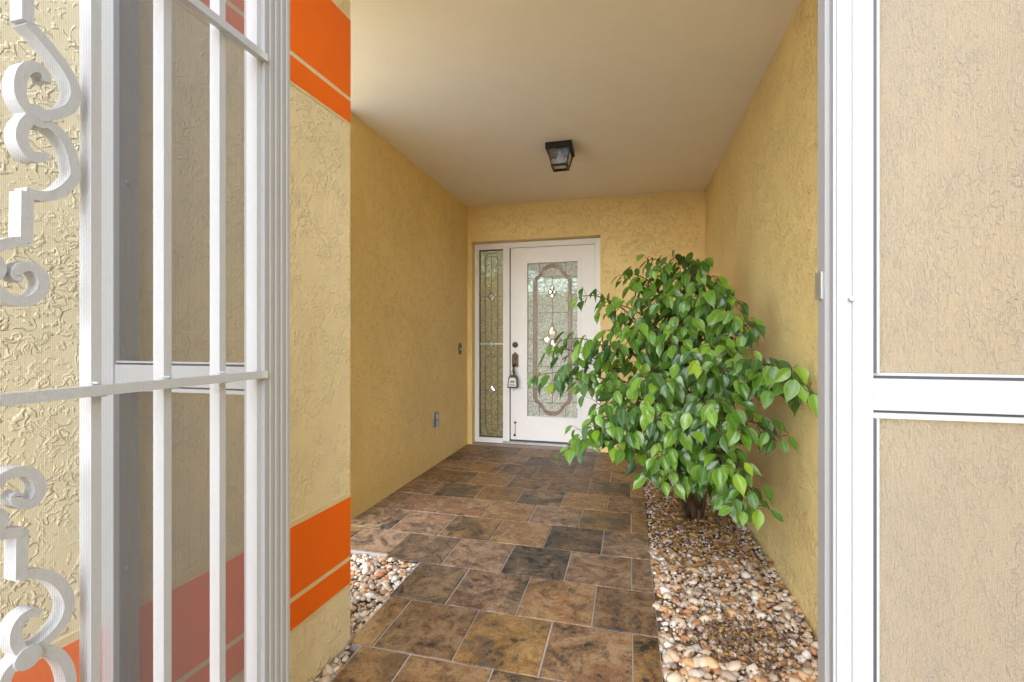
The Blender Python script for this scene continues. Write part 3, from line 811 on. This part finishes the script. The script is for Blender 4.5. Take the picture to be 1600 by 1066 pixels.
for ci, (pts, k, wd) in enumerate(curves):
    pl = spline(pts, k) if k > 1 else [Vector(p) for p in pts]
    for mir in (0, 1):
        q = [(2 * MIDY - p[0], p[1]) if mir else (p[0], p[1]) for p in pl]
        bm = bmesh.new(); ribbon(bm, q, wd, XG - .019 - ci * .0002 - mir * .0001, XG - .0001 - ci * .0002 - mir * .0001, 'X'); obj('scroll', bm, W, gate, bevel=.0013, seg=1)
for c in (zz1(255, 745), zz3(135, 955)):
    for mir in (0, 1):
        y = 2 * MIDY - c[0] if mir else c[0]
        bm = bmesh.new(); lathe(bm, [(.012, 0), (.013, .004), (.012, .0185)], (XG - .0195, y, c[1]), Vector((1, 0, 0)), 14); obj('rosette', bm, W, gate)

# ------------------------------------------------------------------ entry door
YD = 4.53
door = empty('entry_door', (-.75, YD, 0), 'white front door with tall leaded glass panel at the end of the porch', 'door')
D = M['door_white']
bm = bmesh.new(); prism(bm, [(-1.256, .0), (-1.186, .0), (-1.186, 2.018), (-.318, 2.018), (-.318, .0), (-.262, .0), (-.262, 2.072), (-1.256, 2.072)], YD, YD + .06, 'Y')
obj('frame', bm, D, door, bevel=.003)
obj('door_stop', bx(-1.1855, -1.179, YD + .004, YD + .05, .03, 2.0175), M['gasket'], door)
bm = bmesh.new()
GX0, GX1, GZ0, GZ1 = -.998, -.491, .296, 1.851
def ring(bm, x0, x1, z0, z1, a0, a1, b0, b1, y0, y1):
    """rectangular ring x0..x1, z0..z1 with hole a0..a1, b0..b1"""
    O = [(x0, z0), (x1, z0), (x1, z1), (x0, z1)]; I = [(a0, b0), (a1, b0), (a1, b1), (a0, b1)]
    vo = [[bm.verts.new((p[0], y, p[1])) for p in O] for y in (y0, y1)]; vi = [[bm.verts.new((p[0], y, p[1])) for p in I] for y in (y0, y1)]
    for i in range(4):
        k = (i + 1) % 4
        bm.faces.new([vo[0][i], vo[0][k], vi[0][k], vi[0][i]]); bm.faces.new([vo[1][i], vi[1][i], vi[1][k], vo[1][k]])
        bm.faces.new([vo[0][i], vo[1][i], vo[1][k], vo[0][k]]); bm.faces.new([vi[0][i], vi[0][k], vi[1][k], vi[1][i]])
ring(bm, -1.177, -.321, .048, 2.013, GX0 - .002, GX1 + .002, GZ0 - .002, GZ1 + .002, YD + .012, YD + .055)
panel = obj('door_panel', bm, D, door, bevel=.002)
bm = bmesh.new(); ring(bm, GX0 - .042, GX1 + .042, GZ0 - .042, GZ1 + .042, GX0, GX1, GZ0, GZ1, YD + .001, YD + .0115); obj('glass_surround', bm, D, panel, bevel=.004)
bm = bmesh.new(); ring(bm, GX0 - .014, GX1 + .014, GZ0 - .014, GZ1 + .014, GX0 - .0005, GX1 + .0005, GZ0 - .0005, GZ1 + .0005, YD - .004, YD + .0009); obj('glass_surround', bm, D, panel, bevel=.002)
obj('threshold', bx(-1.256, -.262, YD - .01, YD + .055, .004, .03), M['galv'], door, bevel=.004)
obj('sweep', bx(-1.176, -.322, YD + .014, YD + .05, .031, .047), M['gasket'], door)
GW, GH = GX1 - GX0, GZ1 - GZ0; YG = YD + .030
def P2(u, v): return (GX0 + u * GW, GZ1 - v * GH)
def glass_rect(u0, u1, v0, v1, mat, name, y0=YG, y1=YG + .004):
    a = P2(u0, v0); b = P2(u1, v1)
    return obj(name, bx(a[0] + .0002, b[0] - .0002, y0, y1, b[1] + .0002, a[1] - .0002), mat, panel)
SV = [0, .096, .19, .28, .375, .50, .625, .72, .81, .904, 1]
CV = [0, .088, .19, .325, .50, .675, .81, .912, 1]
for v0, v1 in zip(SV, SV[1:]):
    glass_rect(0, .15, v0, v1, M['obscure'], 'pane'); glass_rect(.85, 1, v0, v1, M['obscure'], 'pane')
for v0, v1 in zip(CV, CV[1:]): glass_rect(.15, .85, v0, v1, M['obscure'], 'pane')
# rose glass border, in pieces, 3 mm proud of the field
_h = [(.15, .114), (.160, .099), (.20, .095), (.235, .085), (.258, .069), (.300, .066)]
_e = [(.5 - .2 * math.cos(a), .066 - .047 * math.sin(a)) for a in [math.pi * k / 12 for k in range(1, 12)]]
arch = _h + _e + [(1 - u, v) for u, v in _h[::-1]]
def rose_piece(pl): 
    bm = bmesh.new(); ribbon(bm, [P2(*p) for p in pl], .029, YG - .006, YG - .0015, 'Y'); obj('border_glass', bm, M['rose'], panel)
cuts = [0, 4, 6, 11, 16, 18, 22]
for a, b in zip(cuts, cuts[1:]):
    seg = arch[a:b + 1]
    rose_piece(seg); rose_piece([(u, 1 - v) for u, v in seg])
for u in (.15, .85):
    vv = [.115] + SV[2:9] + [.885]
    for v0, v1 in zip(vv, vv[1:]): rose_piece([(u, v0 + .0008), (u, v1 - .0008)])
bm = bmesh.new()
def came(bm, pl, w_=.0055, y0=YG - .0075, y1=YG - .0002, closed=False): ribbon(bm, pl, w_, y0, y1, 'Y', closed)
cd = lambda *p: came(bm, [P2(*q) for q in p])
for v in SV[1:-1]: cd((0, v), (.115, v)); cd((.885, v), (1, v))
for v in CV[1:-1]: cd((.185 if .1 < v < .9 else .27, v), (.815 if .1 < v < .9 else .73, v))
for u in (.113, .187, .813, .887): cd((u, .108), (u, .892))
for u in (.235, .765): cd((u, 0), (u, .06)); cd((u, .94), (u, 1))
cd((.5, .088), (.5, .145)); cd((.5, .325), (.5, .40)); cd((.5, .60), (.5, .675)); cd((.5, .675), (.5, .76)); cd((.5, .86), (.5, .912)); cd((.5, .24), (.5, .325))
for s in (-1, 1):
    for fl_ in (0, 1):
        f_ = lambda v: 1 - v if fl_ else v
        off = .0185 * s
        came(bm, [(P2(u, f_(v))[0], P2(u, f_(v))[1] + off * (0 if fl_ else 1) + off * (1 if fl_ else 0)) for u, v in arch], .0045)
cames = obj('lead_came', bm, M['came'], panel)
# bevelled clusters
def poly_piece(pl, name='bevel_glass', mat=None, yo=0.0):
    pts = [P2(*p) for p in pl]; cx = sum(p[0] for p in pts) / len(pts); cz = sum(p[1] for p in pts) / len(pts)
    bm = bmesh.new(); n = len(pts)
    a = [bm.verts.new((p[0], YG - .001, p[1])) for p in pts]; b = [bm.verts.new((p[0], YG - .004, p[1])) for p in pts]
    c = [bm.verts.new((cx + (p[0] - cx) * .55, YG - .010, cz + (p[1] - cz) * .55)) for p in pts]
    bm.faces.new(a); bm.faces.new(c[::-1])
    for i in range(n):
        k = (i + 1) % n
        bm.faces.new([a[i], a[k], b[k], b[i]]); bm.faces.new([b[i], b[k], c[k], c[i]])
    obj(name, bm, mat or M['bevel'], panel)
    bm2 = bmesh.new(); came(bm2, pts, .0045, YG - .0085, YG - .0005, True); obj('lead_came', bm2, M['came'], panel)
def dia(u, v, du, dv): poly_piece([(u - du, v), (u, v + dv), (u + du, v), (u, v - dv)])
for cv in (.19, .81):
    for du, dv in ((0, -.024), (0, .024), (-.045, 0), (.045, 0)): dia(.5 + du, cv + dv, .045, .0235)
for f_ in (lambda v: v, lambda v: 1 - v):
    tear = spline([(.5, f_(.385)), (.53, f_(.415)), (.575, f_(.445)), (.58, f_(.463)), (.5, f_(.497)), (.42, f_(.463)), (.425, f_(.445)), (.47, f_(.415))], 3, True)
    poly_piece([(p.x, p.y) for p in tear])
for u in (.39, .61): dia(u, .50, .085, .03)
bm = bmesh.new(); lathe(bm, [(.0095, 0), (.008, .006), (.003, .009)], (P2(.5, .325)[0], YG - .006, P2(.5, .325)[1]), Vector((0, -1, 0)), 12); obj('glass_jewel', bm, M['bevel'], panel, smooth=True)
# hardware
KX = -1.128
bm = bmesh.new(); lathe(bm, [(.030, 0), (.030, .006), (.025, .012), (.022, .014), (.012, .016), (.011, .022)], (KX, YD + .012, 1.021), Vector((0, -1, 0)), 24); obj('deadbolt', bm, M['bronze'], door, smooth=False)
bm = bmesh.new()
esc = [(-.034, -.072), (.034, -.072), (.034, .045), (.026, .062), (.012, .068), (.008, .080), (-.008, .080), (-.012, .068), (-.026, .062), (-.034, .045)]
prism(bm, [(KX + x, .865 + z) for x, z in esc], YD + .003, YD + .0119, 'Y'); hp = obj('handle_plate', bm, M['bronze'], door, bevel=.002)
bm = bmesh.new(); lathe(bm, [(.014, 0), (.012, .006)], (KX, YD + .003, .885), Vector((0, -1, 0)), 16); obj('thumb_latch', bm, M['bronze'], hp)
obj('thumb_latch', bx(KX - .012, KX + .012, YD - .035, YD + .002, .880, .884), M['bronze'], hp, bevel=.001)
bm = bmesh.new()
hpts = [Vector((KX, YD + .005, .825)), Vector((KX - .002, YD - .035, .812)), Vector((KX - .002, YD - .055, .775)), Vector((KX, YD - .055, .735)), Vector((KX + .003, YD - .045, .70)), Vector((KX + .004, YD - .01, .675)), Vector((KX + .004, YD + .013, .67))]
tube(bm, spline(hpts, 5), lambda t: .007 + .004 * math.sin(math.pi * t), 8); obj('handle_grip', bm, M['bronze'], door, smooth=True)
bm = bmesh.new(); lathe(bm, [(.018, 0), (.016, .006)], (KX + .004, YD + .012, .67), Vector((0, -1, 0)), 16); obj('handle_foot', bm, M['bronze'], door)
# kick-down holder low on the door
bm = bmesh.new(); lathe(bm, [(.012, 0), (.011, .012)], (KX, YD + .012, .222), Vector((0, -1, 0)), 14); kd = obj('door_holder', bm, M['black'], door)
bm = bmesh.new(); tube(bm, [Vector((KX, YD + .004, .212)), Vector((KX + .003, YD + .001, .15)), Vector((KX - .002, YD + .002, .105))], .0045, 8); obj('holder_arm', bm, M['galv'], kd, smooth=True)
bm = bmesh.new(); lathe(bm, [(.012, -.006), (.013, .006)], (KX - .002, YD + .0, .095), Vector((0, -1, 0)), 12); obj('rubber_foot', bm, M['black'], kd)

# real-estate lock box hanging from the handle
lk = empty('lock_box', (KX - .008, YD - .06, .60), 'black key lock box with white printed face hanging from the door handle', 'lock box')
bm = bmesh.new(); prism(bm, [(KX - .058, .585), (KX + .042, .585), (KX + .045, .60), (KX + .040, .69), (KX + .022, .715), (KX - .030, .715), (KX - .050, .69), (KX - .062, .60)], YD - .075, YD - .03, 'Y'); body = obj('case', bm, M['black'], lk, bevel=.005)
bm = bmesh.new(); prism(bm, [(KX - .050, .600), (KX + .032, .600), (KX + .029, .675), (KX + .018, .69), (KX - .030, .69), (KX - .042, .675)], YD - .0775, YD - .0752, 'Y'); lab = obj('face_label', bm, M['label'], lk)
for z0, xa, xb in ((.650, -.030, .018), (.640, -.026, .012), (.613, -.036, .020)):
    obj('print_line', bx(KX + xa, KX + xb, YD - .0782, YD - .0777, z0, z0 + .007), M['black'], lab)
bm = bmesh.new(); tube(bm, spline([Vector((KX - .024, YD - .05, .71)), Vector((KX - .022, YD - .052, .75)), Vector((KX - .003, YD - .055, .772)), Vector((KX + .016, YD - .055, .75)), Vector((KX + .018, YD - .05, .71))], 5), .004, 8); obj('shackle', bm, M['galv'], lk, smooth=True)

# ------------------------------------------------------------------ sidelight window beside the door
sl = empty('sidelight_window', (-1.39, YD, 0), 'narrow leaded sidelight window between left wall and front door', 'window')
SX0, SX1, SZ0, SZ1 = -1.516, -1.258, .055, 2.012
bm = bmesh.new(); prism(bm, [(-1.5605, .004), (-1.2564, .004), (-1.2564, SZ0), (SX0, SZ0), (SX0, SZ1), (-1.2564, SZ1), (-1.2564, 2.0718), (-1.5605, 2.0718)], YD, YD + .06, 'Y'); obj('frame', bm, D, sl, bevel=.003)
bm = bmesh.new(); ring(bm, SX0 + .0003, SX1 - .0003, SZ0 + .0003, SZ1 - .0003, SX0 + .010, SX1 - .006, SZ0 + .014, SZ1 - .012, YD + .02, YD + .034); obj('gasket', bm, M['gasket'], sl)
YS = YD + .028
SW, SH = SX1 - SX0, SZ1 - SZ0
def Q2(u, v): return (SX0 + u * SW, SZ1 - v * SH)
hv = [0, .13, .25, .375, .50, .625, .75, .87, 1]
for v0, v1 in zip(hv, hv[1:]):
    for u0, u1 in ((.04, .22), (.22, .78), (.78, .975)):
        a = Q2(u0, max(v0, .006)); b = Q2(u1, min(v1, .993)); obj('pane', bx(a[0] + .0001, b[0] - .0001, YS, YS + .004, b[1] + .0001, a[1] - .0001), M['side_glass'], sl)
bm = bmesh.new()
sc_ = lambda pl, closed=False: ribbon(bm, [Q2(*p) for p in pl], .005, YS - .004, YS - .0002, 'Y', closed)
for u in (.22, .78): sc_([(u, .05), (u, .95)])
for u in (.26, .74): sc_([(u, .055), (u, .945)])
for f_ in (lambda v: v, lambda v: 1 - v):
    sc_([(.22, f_(.05)), (.22, f_(.04)), (.30, f_(.033)), (.33, f_(.018)), (.67, f_(.018)), (.70, f_(.033)), (.78, f_(.04)), (.78, f_(.05))])
    sc_([(.26, f_(.055)), (.30, f_(.043)), (.37, f_(.036)), (.63, f_(.036)), (.70, f_(.043)), (.74, f_(.055))])
for v in hv[1:-1]:
    if v == .5: continue
    sc_([(.04, v), (.22 if abs(v - .25) > .01 and abs(v - .75) > .01 else .34, v)]); sc_([(.78 if abs(v - .25) > .01 and abs(v - .75) > .01 else .66, v), (.97, v)])
for a, b in ((.04, .222), (.278, .472), (.528, .722), (.778, .96)): sc_([(.5, a), (.5, b)])
obj('lead_came', bm, M['came'], sl)
for v in (.25, .5, .75):
    pts = [Q2(.34, v), Q2(.5, v + .028), Q2(.66, v), Q2(.5, v - .028)]
    bm = bmesh.new(); ribbon(bm, pts, .006, YS - .005, YS - .0003, 'Y', True); obj('lead_came', bm, M['came'], sl)
    bm = bmesh.new(); a = [bm.verts.new((p[0], YS - .0012, p[1])) for p in pts]; cx, cz = Q2(.5, v)
    b = [bm.verts.new((cx + (p[0] - cx) * .55, YS - .007, cz + (p[1] - cz) * .55)) for p in pts]
    bm.faces.new(a); bm.faces.new(b[::-1])
    for i in range(4): bm.faces.new([a[i], a[(i + 1) % 4], b[(i + 1) % 4], b[i]])
    obj('bevel_glass', bm, M['bevel'], sl)
obj('cross_bar', bx(SX0 + .003, SX1 - .003, YD + .008, YD + .018, 1.022, 1.038), M['galv'], sl, bevel=.002)
# small security sticker (emblem and one illegible line of print)
obj('sticker', bx(-1.404, -1.384, YS - .0058, YS - .0054, .915, .932), M['gasket'], sl)
xs = -1.445
while xs < -1.342:
    w_ = random.uniform(.004, .008); obj('sticker', bx(xs, xs + w_, YS - .0058, YS - .0054, .892, .892 + random.uniform(.007, .011)), M['gasket'], sl); xs += w_ + .002

# ------------------------------------------------------------------ ceiling lantern
LX0, LX1, LY0, LY1 = -.558, -.376, 3.105, 3.300
lcx, lcy = (LX0 + LX1) / 2, (LY0 + LY1) / 2
lamp = empty('ceiling_lantern', (lcx, lcy, ZC), 'small black square lantern with glass panels mounted on the ceiling', 'ceiling light')
K = M['black']
bm = bmesh.new(); box(bm, LX0, LX1, LY0, LY1, ZC - .028, ZC - .0005)
top_c = obj('canopy', bm, K, lamp, bevel=.003)
# scalloped skirt under the canopy
for side in range(4):
    bm = bmesh.new(); n = 7; pts = []
    Wd = (LX1 - LX0) if side % 2 == 0 else (LY1 - LY0)
    pts.append((0, 0)); 
    for i in range(n):
        for k in range(5):
            a = math.pi * k / 4; pts.append(((i + .5 - .5 * math.cos(a)) * Wd / n, -.012 - .007 * math.sin(a)))
    pts.append((Wd, 0))
    if side == 0: prism(bm, [(LX0 + p[0], ZC - .0285 + p[1]) for p in pts], LY0 + .002, LY0 + .006, 'Y')
    elif side == 2: prism(bm, [(LX0 + p[0], ZC - .0285 + p[1]) for p in pts], LY1 - .006, LY1 - .002, 'Y')
    elif side == 1: prism(bm, [(LY0 + p[0], ZC - .0285 + p[1]) for p in pts], LX0 + .002, LX0 + .006, 'X')
    else: prism(bm, [(LY0 + p[0], ZC - .0285 + p[1]) for p in pts], LX1 - .006, LX1 - .002, 'X')
    obj('scalloped_skirt', bm, K, top_c)
zt, zb_ = ZC - .030, 2.292
ht, hb_ = .082, .052
def lc(sx, sy, z):
    t = (z - zb_) / (zt - zb_); h = hb_ + (ht - hb_) * t
    return Vector((lcx + sx * h, lcy + sy * h, z))
for sx, sy in ((-1, -1), (1, -1), (1, 1), (-1, 1)):
    bm = bmesh.new(); tube(bm, [lc(sx, sy, zt), lc(sx, sy, zb_)], .006, 4); obj('corner_bar', bm, K, lamp)
bm = bmesh.new(); hh = hb_ + .006
for q, z0 in ((.0, zb_ - .006),):
    box(bm, lcx - hh, lcx + hh, lcy - hh, lcy - hh + .013, zb_ - .006, zb_ + .010); box(bm, lcx - hh, lcx + hh, lcy + hh - .013, lcy + hh, zb_ - .006, zb_ + .010)
    box(bm, lcx - hh, lcx - hh + .013, lcy - hh + .0132, lcy + hh - .0132, zb_ - .006, zb_ + .010); box(bm, lcx + hh - .013, lcx + hh, lcy - hh + .0132, lcy + hh - .0132, zb_ - .006, zb_ + .010)
obj('bottom_frame', bm, K, lamp)
cs = [(-1, -1), (1, -1), (1, 1), (-1, 1)]
for i in range(4):
    a, b = cs[i], cs[(i + 1) % 4]; bm = bmesh.new(); nrm = Vector((a[0] + b[0], a[1] + b[1], 0)) * .5
    v = [lc(*a, zt), lc(*b, zt), lc(*b, zb_), lc(*a, zb_)]; v2 = [p - nrm * .003 for p in v]
    A_ = [bm.verts.new(p) for p in v]; B_ = [bm.verts.new(p) for p in v2]
    bm.faces.new(A_); bm.faces.new(B_[::-1])
    for k in range(4): bm.faces.new([A_[k], A_[(k + 1) % 4], B_[(k + 1) % 4], B_[k]])
    obj('glass_panel', bm, M['lantern_glass'], lamp)
bm = bmesh.new(); lathe(bm, [(.012, 0), (.014, -.03), (.022, -.045), (.031, -.065), (.033, -.08), (.027, -.096), (.012, -.105)], (lcx, lcy, zt), sides=18); obj('bulb', bm, M['frosted'], lamp, smooth=True)

# ------------------------------------------------------------------ fittings on the left wall
db = empty('doorbell', (XL, 4.21, .985), 'small oval dark doorbell plate on the left wall beside the sidelight', 'doorbell')
def oval(cy, cz, ry, rz, n=20): return [(cy + ry * math.cos(2 * math.pi * k / n), cz + rz * math.sin(2 * math.pi * k / n)) for k in range(n)]
bm = bmesh.new(); prism(bm, oval(4.21, .985, .035, .058), XL - .002, XL + .010, 'X'); obj('plate', bm, M['verdigris'], db, bevel=.003)
bm = bmesh.new(); lathe(bm, [(.012, 0), (.011, .006), (.006, .009)], (XL + .0098, 4.21, .982), Vector((1, 0, 0)), 14); obj('button', bm, M['label'], db)
oc = empty('outdoor_outlet', (XL, 3.62, .39), 'grey weatherproof electric outlet low on the left wall', 'outlet')
bm = bx(XL - .002, XL + .014, 3.575, 3.665, .325, .455); obj('cover_plate', bm, M['galv'], oc, bevel=.004)
for z0 in (.337, .395):
    obj('flap', bx(XL + .0142, XL + .026, 3.588, 3.652, z0, z0 + .048), M['galv'], oc, bevel=.005)
obj('hinge', bx(XL + .0142, XL + .022, 3.581, 3.587, .335, .445), M['bronze'], oc)
